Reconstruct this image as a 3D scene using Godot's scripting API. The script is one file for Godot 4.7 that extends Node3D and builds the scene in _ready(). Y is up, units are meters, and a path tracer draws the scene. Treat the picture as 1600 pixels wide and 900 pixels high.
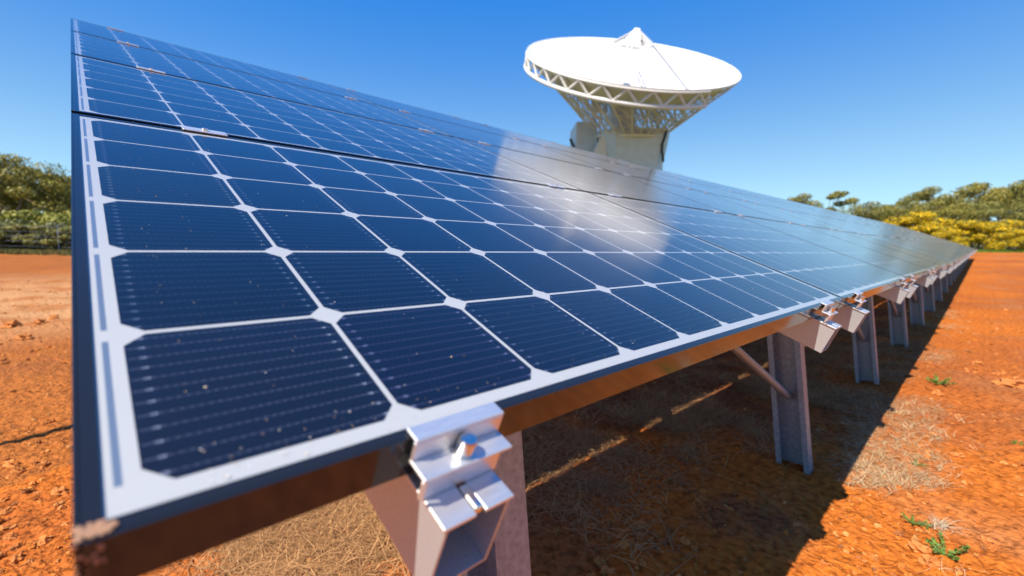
extends Node3D
# Axes: X runs along the solar array, Y is up, -Z ("w" below) runs from the array's low edge towards its high edge.

const TILT := 0.40503             # 23.2 degrees
const LOW := 0.9932               # height of the panel plane at its lowest row of cells
const EYE := Vector3(-0.0143, 1.12, 0.2923)
const FOCAL := 696.03             # pixels of a 1600 x 900 picture
const CENTRE := Vector2(777.59, 440.90)
const RIGHT := Vector3(0.73596501, 0.00388486, 0.67700842)
const UPWARD := Vector3(0.04411421, 0.99758326, -0.05368027)
const BACK := Vector3(-0.67558081, 0.06937249, 0.734015)
const COLUMNS := 26               # panels along the array
const STEP_U := 1.648
const STEP_V := 1.025
const CELL := 0.159
const GRADE := 0.011              # the far part of the array climbs with the land
const GRADE_FROM := 8.21
const SUN_TRAVEL := Vector3(0.74, -1.0, -0.13)

var rng := RandomNumberGenerator.new()
var rough_big := FastNoiseLite.new()
var rough_mid := FastNoiseLite.new()
var rough_fine := FastNoiseLite.new()
var patch_noise := FastNoiseLite.new()
var names := {}
var M := {}
var tilted := Basis(Vector3(1, 0, 0), Vector3(0, cos(TILT), sin(TILT)), Vector3(0, -sin(TILT), cos(TILT)))


# ------------------------------------------------------------------ small mesh kit
class Shape:
	var v := PackedVector3Array()
	var n := PackedVector3Array()
	var t := PackedVector2Array()
	var c := PackedColorArray()
	var i := PackedInt32Array()
	var tint := Color.WHITE
	var colored := false

	func point(p: Vector3, normal: Vector3, uv := Vector2.ZERO) -> int:
		v.append(p)
		n.append(normal)
		t.append(uv)
		c.append(tint)
		return v.size() - 1

	func face(a: int, b: int, d: int) -> void:
		if (v[b] - v[a]).cross(v[d] - v[a]).dot(n[a] + n[b] + n[d]) > 0.0:
			i.append_array([a, d, b])
		else:
			i.append_array([a, b, d])

	func tri(a: Vector3, b: Vector3, d: Vector3, hint := Vector3.ZERO) -> void:
		var m := (b - a).cross(d - a).normalized()
		if hint != Vector3.ZERO and m.dot(hint) < 0.0:
			m = -m
		var k := point(a, m)
		point(b, m)
		point(d, m)
		face(k, k + 1, k + 2)

	func quad(a: Vector3, b: Vector3, d: Vector3, e: Vector3, out := Vector3.ZERO) -> void:
		var m := (b - a).cross(d - a)
		if m.length_squared() < 1e-16:
			m = (d - a).cross(e - a)
		m = m.normalized()
		if out != Vector3.ZERO and m.dot(out) < 0.0:
			m = -m
		var k := point(a, m, Vector2(0, 0))
		point(b, m, Vector2(1, 0))
		point(d, m, Vector2(1, 1))
		point(e, m, Vector2(0, 1))
		face(k, k + 1, k + 2)
		face(k, k + 2, k + 3)

	# a box between two corners, with bevelled edges where bevel > 0
	func box(lo: Vector3, hi: Vector3, bevel := 0.0, turn := Transform3D()) -> void:
		var mid := (lo + hi) * 0.5
		var half := (hi - lo) * 0.5
		var b: float = min(bevel, min(half.x, min(half.y, half.z)) * 0.9)
		for axis in 3:
			var p := (axis + 1) % 3
			var q := (axis + 2) % 3
			for s in [-1.0, 1.0]:
				var ring := []
				for k in [[-1, -1], [1, -1], [1, 1], [-1, 1]]:
					var at := Vector3.ZERO
					at[axis] = s * half[axis]
					at[p] = k[0] * (half[p] - b)
					at[q] = k[1] * (half[q] - b)
					ring.append(turn * (mid + at))
				var out := Vector3.ZERO
				out[axis] = s
				quad(ring[0], ring[1], ring[2], ring[3], turn.basis * out)
			if b > 0.0:
				for sp in [-1.0, 1.0]:
					for sq in [-1.0, 1.0]:
						var ring := []
						for k in [[-1, 0], [1, 0], [1, 1], [-1, 1]]:
							var at := Vector3.ZERO
							at[axis] = k[0] * (half[axis] - b)
							at[p] = sp * (half[p] - (b if k[1] == 0 else 0.0))
							at[q] = sq * (half[q] - (0.0 if k[1] == 0 else b))
							ring.append(turn * (mid + at))
						var out := Vector3.ZERO
						out[p] = sp
						out[q] = sq
						quad(ring[0], ring[1], ring[2], ring[3], turn.basis * out)
		if b > 0.0:
			for sx in [-1.0, 1.0]:
				for sy in [-1.0, 1.0]:
					for sz in [-1.0, 1.0]:
						var s := Vector3(sx, sy, sz)
						var k := half - Vector3(b, b, b)
						tri(turn * (mid + s * Vector3(half.x, k.y, k.z)), turn * (mid + s * Vector3(k.x, half.y, k.z)), turn * (mid + s * Vector3(k.x, k.y, half.z)), turn.basis * s)

	func tube(a: Vector3, b: Vector3, ra: float, rb: float, sides := 6, caps := true) -> void:
		var d := (b - a).normalized()
		var x := d.cross(Vector3(0, 1, 0) if abs(d.y) < 0.9 else Vector3(1, 0, 0)).normalized()
		var y := d.cross(x)
		var first := v.size()
		for k in sides + 1:
			var o := x * cos(TAU * k / sides) + y * sin(TAU * k / sides)
			point(a + o * ra, o, Vector2(float(k) / sides, 0))
			point(b + o * rb, o, Vector2(float(k) / sides, 1))
		for k in sides:
			var f := first + 2 * k
			face(f, f + 1, f + 3)
			face(f, f + 3, f + 2)
		if caps:
			for e in [[a, ra, -d], [b, rb, d]]:
				if e[1] < 1e-5:
					continue
				var m := point(e[0], e[2])
				for k in sides + 1:
					point(e[0] + (x * cos(TAU * k / sides) + y * sin(TAU * k / sides)) * e[1], e[2])
				for k in sides:
					face(m, m + 1 + k, m + 2 + k)

	# a prism: a closed outline in the plane of ax and ay, pushed along az
	func prism(outline: PackedVector2Array, o: Vector3, ax: Vector3, ay: Vector3, az: Vector3) -> void:
		var k := outline.size()
		var mid := Vector2.ZERO
		for p in outline:
			mid += p / k
		for j in k:
			var p := outline[j]
			var q := outline[(j + 1) % k]
			var e := (p + q) * 0.5 - mid
			var side := Vector2(q.y - p.y, p.x - q.x)
			if side.dot(e) < 0.0:
				side = -side
			var a := o + ax * p.x + ay * p.y
			var b := o + ax * q.x + ay * q.y
			quad(a, b, b + az, a + az, ax * side.x + ay * side.y)
		var order := Geometry2D.triangulate_polygon(outline)
		for j in range(0, order.size(), 3):
			for end in [0.0, 1.0]:
				var w := []
				for m in 3:
					var p := outline[order[j + m]]
					w.append(o + ax * p.x + ay * p.y + az * end)
				tri(w[0], w[1], w[2], az * (end * 2.0 - 1.0))

	func mesh() -> ArrayMesh:
		var a := []
		a.resize(Mesh.ARRAY_MAX)
		a[Mesh.ARRAY_VERTEX] = v
		a[Mesh.ARRAY_NORMAL] = n
		a[Mesh.ARRAY_TEX_UV] = t
		if colored:
			a[Mesh.ARRAY_COLOR] = c
		a[Mesh.ARRAY_INDEX] = i
		var m := ArrayMesh.new()
		m.add_surface_from_arrays(Mesh.PRIMITIVE_TRIANGLES, a)
		return m


func numbered(called: String) -> String:
	var k: int = names.get(called, 0)
	names[called] = k + 1
	return called if k == 0 else "%s_%03d" % [called, k]


func thing(called: String, label: String, category: String, at := Transform3D(), group := "") -> Node3D:
	var o := Node3D.new()
	o.name = numbered(called)
	add_child(o)
	o.transform = at
	mark(o, label, category, group)
	return o


func mark(o: Node, label: String, category: String, group := "", kind := "") -> void:
	if label:
		o.set_meta("label", label)
	if category:
		o.set_meta("category", category)
	if group:
		o.set_meta("group", group)
	if kind:
		o.set_meta("kind", kind)


func part(called: String, shape, material: Material, parent: Node, at := Transform3D()) -> MeshInstance3D:
	var o := MeshInstance3D.new()
	o.name = called if parent != self else numbered(called)
	o.mesh = shape.mesh() if shape is Shape else shape
	o.material_override = material
	parent.add_child(o, true)
	o.transform = at
	return o


func copy_of(o: Node3D, called: String, at: Transform3D, label: String) -> Node3D:
	var r: Node3D = o.duplicate()
	r.name = numbered(called)
	add_child(r)
	r.transform = at
	r.set_meta("label", label)
	return r


func paint(color: Color, roughness := 0.6, metallic := 0.0, specular := 0.5) -> StandardMaterial3D:
	var m := StandardMaterial3D.new()
	m.albedo_color = color.linear_to_srgb()
	m.albedo_color.a = color.a
	m.roughness = roughness
	m.metallic = metallic
	m.metallic_specular = specular
	return m


func noise_texture(size: int, frequency: float, ramp: Array, octaves := 4, kind_seed := 1, normal := 0.0) -> NoiseTexture2D:
	var f := FastNoiseLite.new()
	f.seed = kind_seed
	f.frequency = frequency
	f.fractal_octaves = octaves
	var t := NoiseTexture2D.new()
	t.width = size
	t.height = size
	t.seamless = true
	t.noise = f
	if normal > 0.0:
		t.as_normal_map = true
		t.bump_strength = normal
	elif ramp:
		var g := Gradient.new()
		g.offsets = PackedFloat32Array(ramp.map(func(r): return r[0]))
		g.colors = PackedColorArray(ramp.map(func(r): return r[1]))
		t.color_ramp = g
	return t


# ------------------------------------------------------------------ places
func at(u: float, y: float, w: float) -> Vector3:
	return Vector3(u, y, -w)


func rise(d: float) -> float:
	var r := clampf(d - 8.0, 0.0, 54.0)
	return 0.0235 * r * r / (r + 4.0) + 0.035 * clampf(d - 120.0, 0.0, 500.0)


func ground(u: float, w: float) -> float:
	var x := u - EYE.x
	var z := -w - EYE.z
	var d := sqrt(x * x + z * z)
	var y := rise(d) + 0.03 * rough_big.get_noise_2d(u, w) * (1.0 + 0.05 * minf(d, 40.0))
	y += 0.014 * rough_mid.get_noise_2d(u, w)
	if d < 14.0:
		y += 0.013 * rough_fine.get_noise_2d(u, w)
	return y


func array_lift(u: float) -> float:
	return GRADE * maxf(0.0, u - GRADE_FROM)


func sight(px: float, py: float) -> Vector3:
	return (RIGHT * (px - CENTRE.x) / FOCAL - UPWARD * (py - CENTRE.y) / FOCAL - BACK)


# where the ground lies in the direction of a pixel
func ground_at(px: float, py: float) -> Vector3:
	var d := sight(px, py)
	var t := -EYE.y / d.y
	for k in 6:
		var p := EYE + d * t
		t += (ground(p.x, -p.z) - p.y) / d.y
	return EYE + d * t


# a point on the ground in a pixel column's direction, at a distance along the view
func stand(px: float, depth: float) -> Vector3:
	var d := sight(px, 390.0)
	var p := EYE + d * depth
	p.y = ground(p.x, -p.z)
	return p


func ordinal(k: int) -> String:
	var small := ["first", "second", "third", "fourth", "fifth", "sixth", "seventh", "eighth", "ninth", "tenth", "eleventh", "twelfth", "thirteenth", "fourteenth", "fifteenth", "sixteenth", "seventeenth", "eighteenth", "nineteenth", "twentieth"]
	if k < 20:
		return small[k]
	var tens: int = (k + 1) / 10
	var units: int = (k + 1) % 10
	if units == 0:
		return ["", "", "", "thirtieth", "fortieth", "fiftieth"][tens]
	return ["", "", "twenty", "thirty", "forty", "fifty"][tens] + "-" + small[units - 1]


func _ready() -> void:
	rng.seed = 20240611
	rough_big.seed = 3
	rough_big.frequency = 0.45
	rough_mid.seed = 5
	rough_mid.frequency = 2.6
	rough_fine.seed = 8
	rough_fine.frequency = 11.0
	rough_fine.fractal_octaves = 2
	patch_noise.seed = 12
	patch_noise.frequency = 0.16
	patch_noise.fractal_octaves = 4
	set_camera_and_light()
	make_materials()
	build_ground()
	build_array()
	build_antenna()
	build_trees()
	build_fence()
	build_small_things()


# ------------------------------------------------------------------ camera, sky, sun
func set_camera_and_light() -> void:
	var lens := CameraAttributesPhysical.new()
	lens.frustum_focal_length = 16.0
	lens.frustum_focus_distance = 0.85
	lens.frustum_near = 0.02
	lens.frustum_far = 6000.0
	lens.exposure_aperture = 3.5
	var eye := Camera3D.new()
	eye.name = "camera"
	add_child(eye)
	eye.attributes = lens
	var near := 0.02
	eye.set_frustum(2.0 * near * 450.0 / FOCAL, Vector2((800.0 - CENTRE.x) / FOCAL, -(450.0 - CENTRE.y) / FOCAL) * near, near, 6000.0)
	eye.transform = Transform3D(Basis(RIGHT, UPWARD, BACK).orthonormalized(), EYE)
	eye.current = true

	var sky := ProceduralSkyMaterial.new()
	sky.sky_top_color = Color(0.0, 0.132, 0.485).linear_to_srgb()
	sky.sky_horizon_color = Color(0.5, 0.78, 0.79).linear_to_srgb()
	sky.sky_curve = 0.128
	sky.ground_bottom_color = Color(0.45, 0.28, 0.16)
	sky.ground_horizon_color = Color(0.62, 0.52, 0.42)
	sky.sun_angle_max = 1.0
	var e := Environment.new()
	e.background_mode = Environment.BG_SKY
	e.sky = Sky.new()
	e.sky.sky_material = sky
	e.tonemap_mode = Environment.TONE_MAPPER_LINEAR
	e.tonemap_exposure = 1.6
	e.sdfgi_enabled = true
	e.ssao_enabled = true
	e.ssil_enabled = true
	var world := WorldEnvironment.new()
	world.name = "world_environment"
	world.environment = e
	add_child(world)

	var sun := DirectionalLight3D.new()
	sun.name = "sun"
	sun.light_energy = 1.6
	sun.light_color = Color(1.0, 0.95, 0.87)
	sun.light_angular_distance = 0.53
	sun.shadow_enabled = true
	add_child(sun)
	sun.look_at_from_position(Vector3.ZERO, SUN_TRAVEL, Vector3(0, 0, 1))


func make_materials() -> void:
	M.black_frame = paint(Color(0.016, 0.018, 0.024), 0.1, 0.2)
	M.backsheet = paint(Color(0.41, 0.425, 0.435), 0.5)
	var glass := paint(Color(0.15, 0.18, 0.22, 0.01), 0.14)
	glass.transparency = BaseMaterial3D.TRANSPARENCY_ALPHA
	M.glass = glass
	M.ribbon = paint(Color(0.24, 0.3, 0.37), 0.35, 0.6)
	M.cell = paint(Color.WHITE, 0.45, 0.0, 0.3)
	M.cell.albedo_texture = cell_texture()
	M.cell_tints = []
	for tint in [Color(1, 1, 1), Color(0.82, 0.86, 0.94), Color(0.93, 0.95, 0.88), Color(0.88, 0.84, 0.98), Color(0.76, 0.82, 0.86)]:
		var m: StandardMaterial3D = M.cell.duplicate()
		m.albedo_color = tint
		M.cell_tints.append(m)
	var brushed := noise_texture(256, 0.03, [[0.0, Color(0.62, 0.62, 0.62)], [1.0, Color(1, 1, 1)]], 5, 31)
	M.aluminium = paint(Color(0.7, 0.71, 0.73), 0.5, 0.75)
	M.aluminium.roughness_texture = brushed
	M.aluminium.uv1_triplanar = true
	M.aluminium.uv1_scale = Vector3(4, 40, 40)
	M.rail = paint(Color(0.5, 0.55, 0.61), 0.4, 0.55)
	M.rail.roughness_texture = brushed
	M.rail.uv1_triplanar = true
	M.rail.uv1_scale = Vector3(4, 40, 40)
	M.steel_bolt = paint(Color(0.72, 0.72, 0.7), 0.28, 1.0)
	M.dark_steel = paint(Color(0.05, 0.05, 0.055), 0.5, 0.3)
	var spangle := noise_texture(512, 0.02, [[0.0, Color(0.78, 0.78, 0.79)], [0.45, Color(0.9, 0.9, 0.91)], [1.0, Color(1, 1, 1)]], 3, 44)
	spangle.noise.noise_type = FastNoiseLite.TYPE_CELLULAR
	M.galvanised = paint(Color(0.34, 0.4, 0.47), 0.42, 0.4)
	M.galvanised.albedo_texture = spangle
	M.galvanised.uv1_triplanar = true
	M.galvanised.uv1_scale = Vector3(5, 5, 5)
	M.white_paint = paint(Color(0.7, 0.7, 0.7), 0.55)
	M.concrete = paint(Color(0.46, 0.45, 0.43), 0.8)
	M.white_panel = paint(Color(0.6, 0.68, 0.76), 0.5)
	var stained := noise_texture(512, 0.012, [[0.0, Color(0.92, 0.915, 0.9)], [0.55, Color(0.975, 0.97, 0.965)], [1.0, Color(1, 1, 1)]], 5, 71)
	for m in [M.concrete, M.white_panel]:
		m.albedo_texture = stained
		m.uv1_triplanar = true
		m.uv1_scale = Vector3(0.12, 0.12, 0.12)
	M.bark = paint(Color(0.16, 0.12, 0.09), 0.9)
	M.leaf = paint(Color.WHITE, 0.55, 0.0, 0.35)
	M.leaf.vertex_color_use_as_albedo = true
	M.leaf.cull_mode = BaseMaterial3D.CULL_DISABLED
	M.leaf.backlight_enabled = true
	M.leaf.backlight = Color(0.5, 0.5, 0.3)
	M.straw = paint(Color.WHITE, 0.7, 0.0, 0.3)
	M.straw.vertex_color_use_as_albedo = true
	M.straw.cull_mode = BaseMaterial3D.CULL_DISABLED
	M.straw.backlight_enabled = true
	M.straw.backlight = Color(0.25, 0.22, 0.16)
	M.stone = paint(Color.WHITE, 0.9, 0.0, 0.3)
	M.stone.vertex_color_use_as_albedo = true
	M.mud = paint(Color(0.34, 0.2, 0.13), 0.9, 0.0, 0.2)
	var dirt := paint(Color.WHITE, 0.95, 0.0, 0.2)
	dirt.vertex_color_use_as_albedo = true
	dirt.albedo_texture = noise_texture(1024, 0.02, [[0.0, Color(0.5, 0.46, 0.44)], [0.38, Color(0.84, 0.82, 0.8)], [0.62, Color(0.98, 0.97, 0.96)], [1.0, Color(1.0, 1.0, 1.0)]], 6, 21)
	dirt.uv1_triplanar = true
	dirt.uv1_world_triplanar = true
	dirt.uv1_scale = Vector3(0.9, 0.9, 0.9)
	dirt.heightmap_enabled = true
	dirt.heightmap_texture = noise_texture(1024, 0.035, [], 6, 22)
	dirt.heightmap_scale = 1.5
	M.dirt = dirt


# one solar cell seen from above: dark blue silicon, fine fingers across and twelve thin wires along, with a solder pad at each end
func cell_texture() -> ImageTexture:
	var side := 1024
	var im := Image.create(side, side, false, Image.FORMAT_RGBA8)
	im.fill(Color(0.036, 0.042, 0.085))
	for x in range(4, side, 9):
		im.fill_rect(Rect2i(x, 0, 2, side), Color(0.075, 0.088, 0.15))
	for k in 12:
		var y := int((k + 0.5) * side / 12.0)
		im.fill_rect(Rect2i(0, y - 2, side, 4), Color(0.21, 0.23, 0.31))
		for x in range(12, side, 36):
			im.fill_rect(Rect2i(x, y - 3, 13, 6), Color(0.31, 0.33, 0.41))
		for x in [52, side - 76]:
			im.fill_rect(Rect2i(x, y - 7, 26, 14), Color(0.5, 0.54, 0.62))
			im.fill_rect(Rect2i(x - 46 if x > 500 else x - 40, y - 4, 60, 8), Color(0.24, 0.26, 0.34))
	return ImageTexture.create_from_image(im)


# ------------------------------------------------------------------ ground
func soil(u: float, w: float) -> Color:
	var d := Vector2(u, w).length()
	var k := patch_noise.get_noise_2d(u, w)
	var j := patch_noise.get_noise_2d(u * 5.0 + 40.0, w * 5.0)
	var orange := Color(0.6, 0.177, 0.03)
	var brown := Color(0.42, 0.125, 0.034)
	var sand := Color(0.62, 0.33, 0.15)
	var c := orange.lerp(brown, clampf(0.4 + 1.3 * k + 0.7 * j, 0.0, 1.0))
	if w > 0.6 * u + 3.0:
		# the trodden, paler earth beyond the array's end
		c = c.lerp(Color(0.38, 0.14, 0.042), 0.7)
		c = c.lerp(sand, clampf((d - 7.0) / 3.0, 0.0, 1.0) * clampf((24.0 - d) / 9.0, 0.0, 1.0) * clampf(0.95 + 1.6 * j, 0.2, 1.0))
	else:
		c = c.lerp(sand, 0.3 * clampf(2.0 * j - 0.2, 0.0, 1.0))
	# dead grass between the posts, plus under-array shade darkened into the soil colour
	var litter_shade := clampf(1.5 + 5.0 * j - 2.2 * absf(w - 1.7), 0.0, 1.0) * clampf(0.5 * (u - 0.2), 0.0, 1.0)
	c = c.lerp(Color(0.24, 0.085, 0.035), 0.8 * litter_shade)
	# scrub covers the ground on the antenna's side
	if w > 9.0 and u > 4.0:
		c = c.lerp(Color(0.14, 0.13, 0.06), clampf(0.25 * (w - 9.0), 0.0, 1.0) * clampf(0.25 * (u - 4.0), 0.0, 1.0))
	# grass cover starts where the cleared ground ends
	var away: float = Vector2(u - EYE.x, w + EYE.z).length()
	var edge: float = (46.0 if w > u else 74.0) + 5.0 * k
	c = c.lerp(Color(0.16, 0.2, 0.035) if u > w else Color(0.2, 0.17, 0.06), clampf((away - edge) / 2.0, 0.0, 1.0))
	return c


func build_ground() -> void:
	var s := Shape.new()
	s.colored = true
	var angles := []
	var middle := atan2(-BACK.z, -BACK.x)
	for k in 640:
		angles.append(middle - 1.05 + 2.1 * k / 639.0)
	for k in range(1, 70):
		angles.append(middle + 1.05 + (TAU - 2.1) * k / 70.0)
	var count := angles.size()
	var r := 0.3
	var rings := 0
	while r < 5000.0:
		for a in angles:
			var u: float = EYE.x + r * cos(a)
			var w: float = -(EYE.z + r * sin(a))
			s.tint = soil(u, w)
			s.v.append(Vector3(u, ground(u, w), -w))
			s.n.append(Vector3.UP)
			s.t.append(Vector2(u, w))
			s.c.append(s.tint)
		rings += 1
		r *= 1.0145 if r < 60.0 else 1.06
	var hub := s.v.size()
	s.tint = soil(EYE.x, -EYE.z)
	s.point(Vector3(EYE.x, ground(EYE.x, -EYE.z), EYE.z), Vector3.UP)
	# smooth normals from the neighbours on the grid
	for q in rings:
		for k in count:
			var p := q * count + k
			var across: Vector3 = s.v[q * count + (k + 1) % count] - s.v[q * count + (k + count - 1) % count]
			var along: Vector3 = s.v[min(q + 1, rings - 1) * count + k] - s.v[max(q - 1, 0) * count + k]
			var m := across.cross(along)
			s.n[p] = (m if m.y > 0.0 else -m).normalized()
	var index := PackedInt32Array()
	for q in rings - 1:
		for k in count:
			var p := q * count + k
			var p2 := q * count + (k + 1) % count
			index.append_array([p, p + count, p2, p2, p + count, p2 + count])
	for k in count:
		index.append_array([hub, k, (k + 1) % count])
	s.i = index
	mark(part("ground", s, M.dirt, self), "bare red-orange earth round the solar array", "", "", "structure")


# ------------------------------------------------------------------ solar array
func frame_at(u: float, v: float, n := 0.0) -> Transform3D:
	var o := Vector3(u, LOW + array_lift(u), 0.0) + tilted * Vector3(0, n, -v)
	if u > GRADE_FROM:
		return Transform3D(Basis(Vector3.BACK, atan(GRADE)) * tilted, o)
	return Transform3D(tilted, o)


func cell_outline() -> PackedVector2Array:
	var h := 0.0771
	var c := 0.0138
	return PackedVector2Array([Vector2(-h + c, -h), Vector2(h - c, -h), Vector2(h, -h + c), Vector2(h, h - c), Vector2(h - c, h), Vector2(-h + c, h), Vector2(-h, h - c), Vector2(-h, -h + c)])


func add_cell(s: Shape, o: Vector3) -> void:
	var ring := cell_outline()
	var first := s.v.size()
	for p in ring:
		s.point(o + Vector3(p.x, 0.00012, -p.y), Vector3.UP, Vector2(p.x, p.y) / 0.1542 + Vector2(0.5, 0.5))
	for k in range(1, 7):
		s.face(first, first + k, first + k + 1)
	for k in 8:
		var a := ring[k]
		var b := ring[(k + 1) % 8]
		var m := (a + b).normalized()
		var f := s.v.size()
		for e in [[a, 0.00012], [b, 0.00012], [b, 0.00001], [a, 0.00001]]:
			s.point(o + Vector3(e[0].x, e[1], -e[0].y), Vector3(m.x, 0, -m.y), Vector2(e[0].x, e[0].y) / 0.1542 + Vector2(0.5, 0.5))
		s.face(f, f + 1, f + 2)
		s.face(f, f + 2, f + 3)


func make_panel(single_cells: bool) -> Node3D:
	var root := Node3D.new()
	mark(root, "", "solar panel", "solar panels of the array")
	# frame: an upright wall, a lip over the glass and a foot on each side
	var f := Shape.new()
	var x0 := -0.025
	var x1 := 1.615
	var z0 := 0.023
	var z1 := -0.977
	for e in [[x0, x0 + 0.0025], [x1 - 0.0025, x1]]:
		f.box(Vector3(e[0], -0.0355, z1), Vector3(e[1], 0.0018, z0), 0.0004)
	for e in [[z0 - 0.0025, z0], [z1, z1 + 0.0025]]:
		f.box(Vector3(x0 + 0.0026, -0.0355, e[0]), Vector3(x1 - 0.0026, 0.0018, e[1]), 0.0004)
	for e in [[x0 + 0.0026, x0 + 0.0108], [x1 - 0.0085, x1 - 0.0026]]:
		f.box(Vector3(e[0], 0.00115, z1 + 0.0026), Vector3(e[1], 0.00172, z0 - 0.0026), 0.0001)
		f.box(Vector3(e[0], -0.0354, z1 + 0.0026), Vector3(e[1] + 0.015 * signf(0.5 - e[0]), -0.0336, z0 - 0.0026))
	for e in [[z0 - 0.0105, z0 - 0.0026], [z1 + 0.0026, z1 + 0.0105]]:
		f.box(Vector3(x0 + 0.0109, 0.00115, e[0]), Vector3(x1 - 0.0086, 0.00172, e[1]), 0.0001)
		f.box(Vector3(x0 + 0.03, -0.0354, e[0]), Vector3(x1 - 0.03, -0.0336, e[1]))
	part("frame", f, M.black_frame, root)
	var b := Shape.new()
	b.box(Vector3(x0 + 0.003, -0.003, z1 + 0.003), Vector3(x1 - 0.003, 0.0, z0 - 0.003))
	part("backsheet", b, M.backsheet, root)
	for e in [[-0.0095, -0.0058]]:
		for row in 6:
			var r := Shape.new()
			r.box(Vector3(e[0], 0.00001, -(row * CELL + 0.151)), Vector3(e[1], 0.00012, -(row * CELL + 0.008)))
			part("ribbon", r, M.ribbon, root)
	if single_cells:
		var one := Shape.new()
		add_cell(one, Vector3.ZERO)
		var m := one.mesh()
		for row in 6:
			for k in 10:
				part("cell", m, M.cell_tints[rng.randi() % 5], root, Transform3D(Basis(), Vector3((k + 0.5) * CELL, 0, -(row + 0.5) * CELL)))
	else:
		var all := Shape.new()
		for row in 6:
			for k in 10:
				add_cell(all, Vector3((k + 0.5) * CELL, 0, -(row + 0.5) * CELL))
		part("cells", all, M.cell, root).set_meta("kind", "stuff")
	var g := Shape.new()
	g.quad(Vector3(x0 + 0.0027, 0.0011, z0 - 0.0027), Vector3(x1 - 0.0027, 0.0011, z0 - 0.0027), Vector3(x1 - 0.0027, 0.0011, z1 + 0.0027), Vector3(x0 + 0.0027, 0.0011, z1 + 0.0027), Vector3.UP)
	part("glass", g, M.glass, root)
	return root


func make_rail() -> Node3D:
	var root := Node3D.new()
	mark(root, "", "rail", "rails under the solar panels")
	var lo := -4.12
	var hi := 0.072
	var s := Shape.new()
	s.box(Vector3(-0.031, -0.116, lo), Vector3(-0.0285, -0.0445, hi), 0.0005)
	s.box(Vector3(0.0285, -0.116, lo), Vector3(0.031, -0.0445, hi), 0.0005)
	s.box(Vector3(-0.0284, -0.116, lo), Vector3(0.0284, -0.1135, hi - 0.0004))
	part("channel", s, M.rail, root)
	for e in [[-0.034, -0.0045], [0.0045, 0.034]]:
		var t := Shape.new()
		t.box(Vector3(e[0], -0.0443, lo), Vector3(e[1], -0.0405, hi + 0.001), 0.0008)
		part("flange", t, M.aluminium, root)
	return root


# z-shaped clamp that holds a panel's outer edge down on the rail; the root lies on the panel plane at the edge, outward is +z
func make_end_clamp() -> Node3D:
	var root := Node3D.new()
	mark(root, "", "clamp", "clamps along the edges of the array")
	var b := Shape.new()
	b.box(Vector3(-0.0425, 0.0028, -0.0075), Vector3(0.0425, 0.0058, 0.0075), 0.0008)
	b.box(Vector3(-0.0425, -0.0135, 0.0043), Vector3(0.0425, 0.0027, 0.0074), 0.0006)
	b.box(Vector3(-0.0425, -0.0168, 0.0043), Vector3(0.0425, -0.0137, 0.0265), 0.0008)
	b.box(Vector3(-0.036, -0.040, 0.019), Vector3(0.036, -0.0169, 0.0222), 0.0006)
	b.box(Vector3(-0.0425, -0.0332, 0.0228), Vector3(-0.0405, -0.0169, 0.0258), 0.0006)
	part("bracket", b, M.aluminium, root)
	var h := Shape.new()
	h.tube(Vector3(0, -0.0136, 0.0155), Vector3(0, -0.0125, 0.0155), 0.0095, 0.0095, 20)
	var k := Shape.new()
	k.tube(Vector3(0, -0.0124, 0.0155), Vector3(0, -0.001, 0.0155), 0.0074, 0.0074, 20, false)
	k.tube(Vector3(0, -0.001, 0.0155), Vector3(0, 0.0, 0.0155), 0.0074, 0.0064, 20, false)
	k.tube(Vector3(0, 0.0, 0.0155), Vector3(0, -0.006, 0.0155), 0.0036, 0.0034, 6, true)
	# ring between the rim and the socket
	for j in 20:
		var p := Vector3(cos(TAU * j / 20), 0, sin(TAU * j / 20))
		var q := Vector3(cos(TAU * (j + 1) / 20), 0, sin(TAU * (j + 1) / 20))
		var o := Vector3(0, 0.0, 0.0155)
		k.quad(o + p * 0.0036, o + q * 0.0036, o + q * 0.0064, o + p * 0.0064, Vector3.UP)
	part("washer", h, M.steel_bolt, part("bolt", k, M.steel_bolt, root))
	var nut := Shape.new()
	nut.box(Vector3(-0.004, -0.046, 0.024), Vector3(0.004, -0.0385, 0.047), 0.0012)
	part("slot_nut", nut, M.steel_bolt, root)
	return root


func make_mid_clamp() -> Node3D:
	var root := Node3D.new()
	mark(root, "", "clamp", "clamps in the gaps between panel rows")
	var b := Shape.new()
	b.box(Vector3(-0.0425, 0.0028, -0.0165), Vector3(0.0425, 0.0056, 0.0165), 0.0008)
	b.box(Vector3(-0.0425, -0.0404, -0.003), Vector3(0.0425, 0.0027, 0.003))
	part("bracket", b, M.aluminium, root)
	var k := Shape.new()
	k.tube(Vector3(0, 0.0057, 0), Vector3(0, 0.0105, 0), 0.0062, 0.0058, 12)
	part("bolt", k, M.steel_bolt, root)
	return root


# lipped channel post; the open side faces -X
func post_shape(foot: Vector3, head: Vector3) -> Shape:
	var s := Shape.new()
	var d := head - foot
	for e in [[0.0, 0.004, -0.075, 0.075], [-0.062, -0.0002, -0.075, -0.0705], [-0.062, -0.0002, 0.0705, 0.075], [-0.066, -0.0622, -0.075, -0.05], [-0.066, -0.0622, 0.05, 0.075]]:
		s.prism(PackedVector2Array([Vector2(e[0], e[2]), Vector2(e[1], e[2]), Vector2(e[1], e[3]), Vector2(e[0], e[3])]), foot, Vector3.RIGHT, Vector3.BACK, d)
	return s


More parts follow.
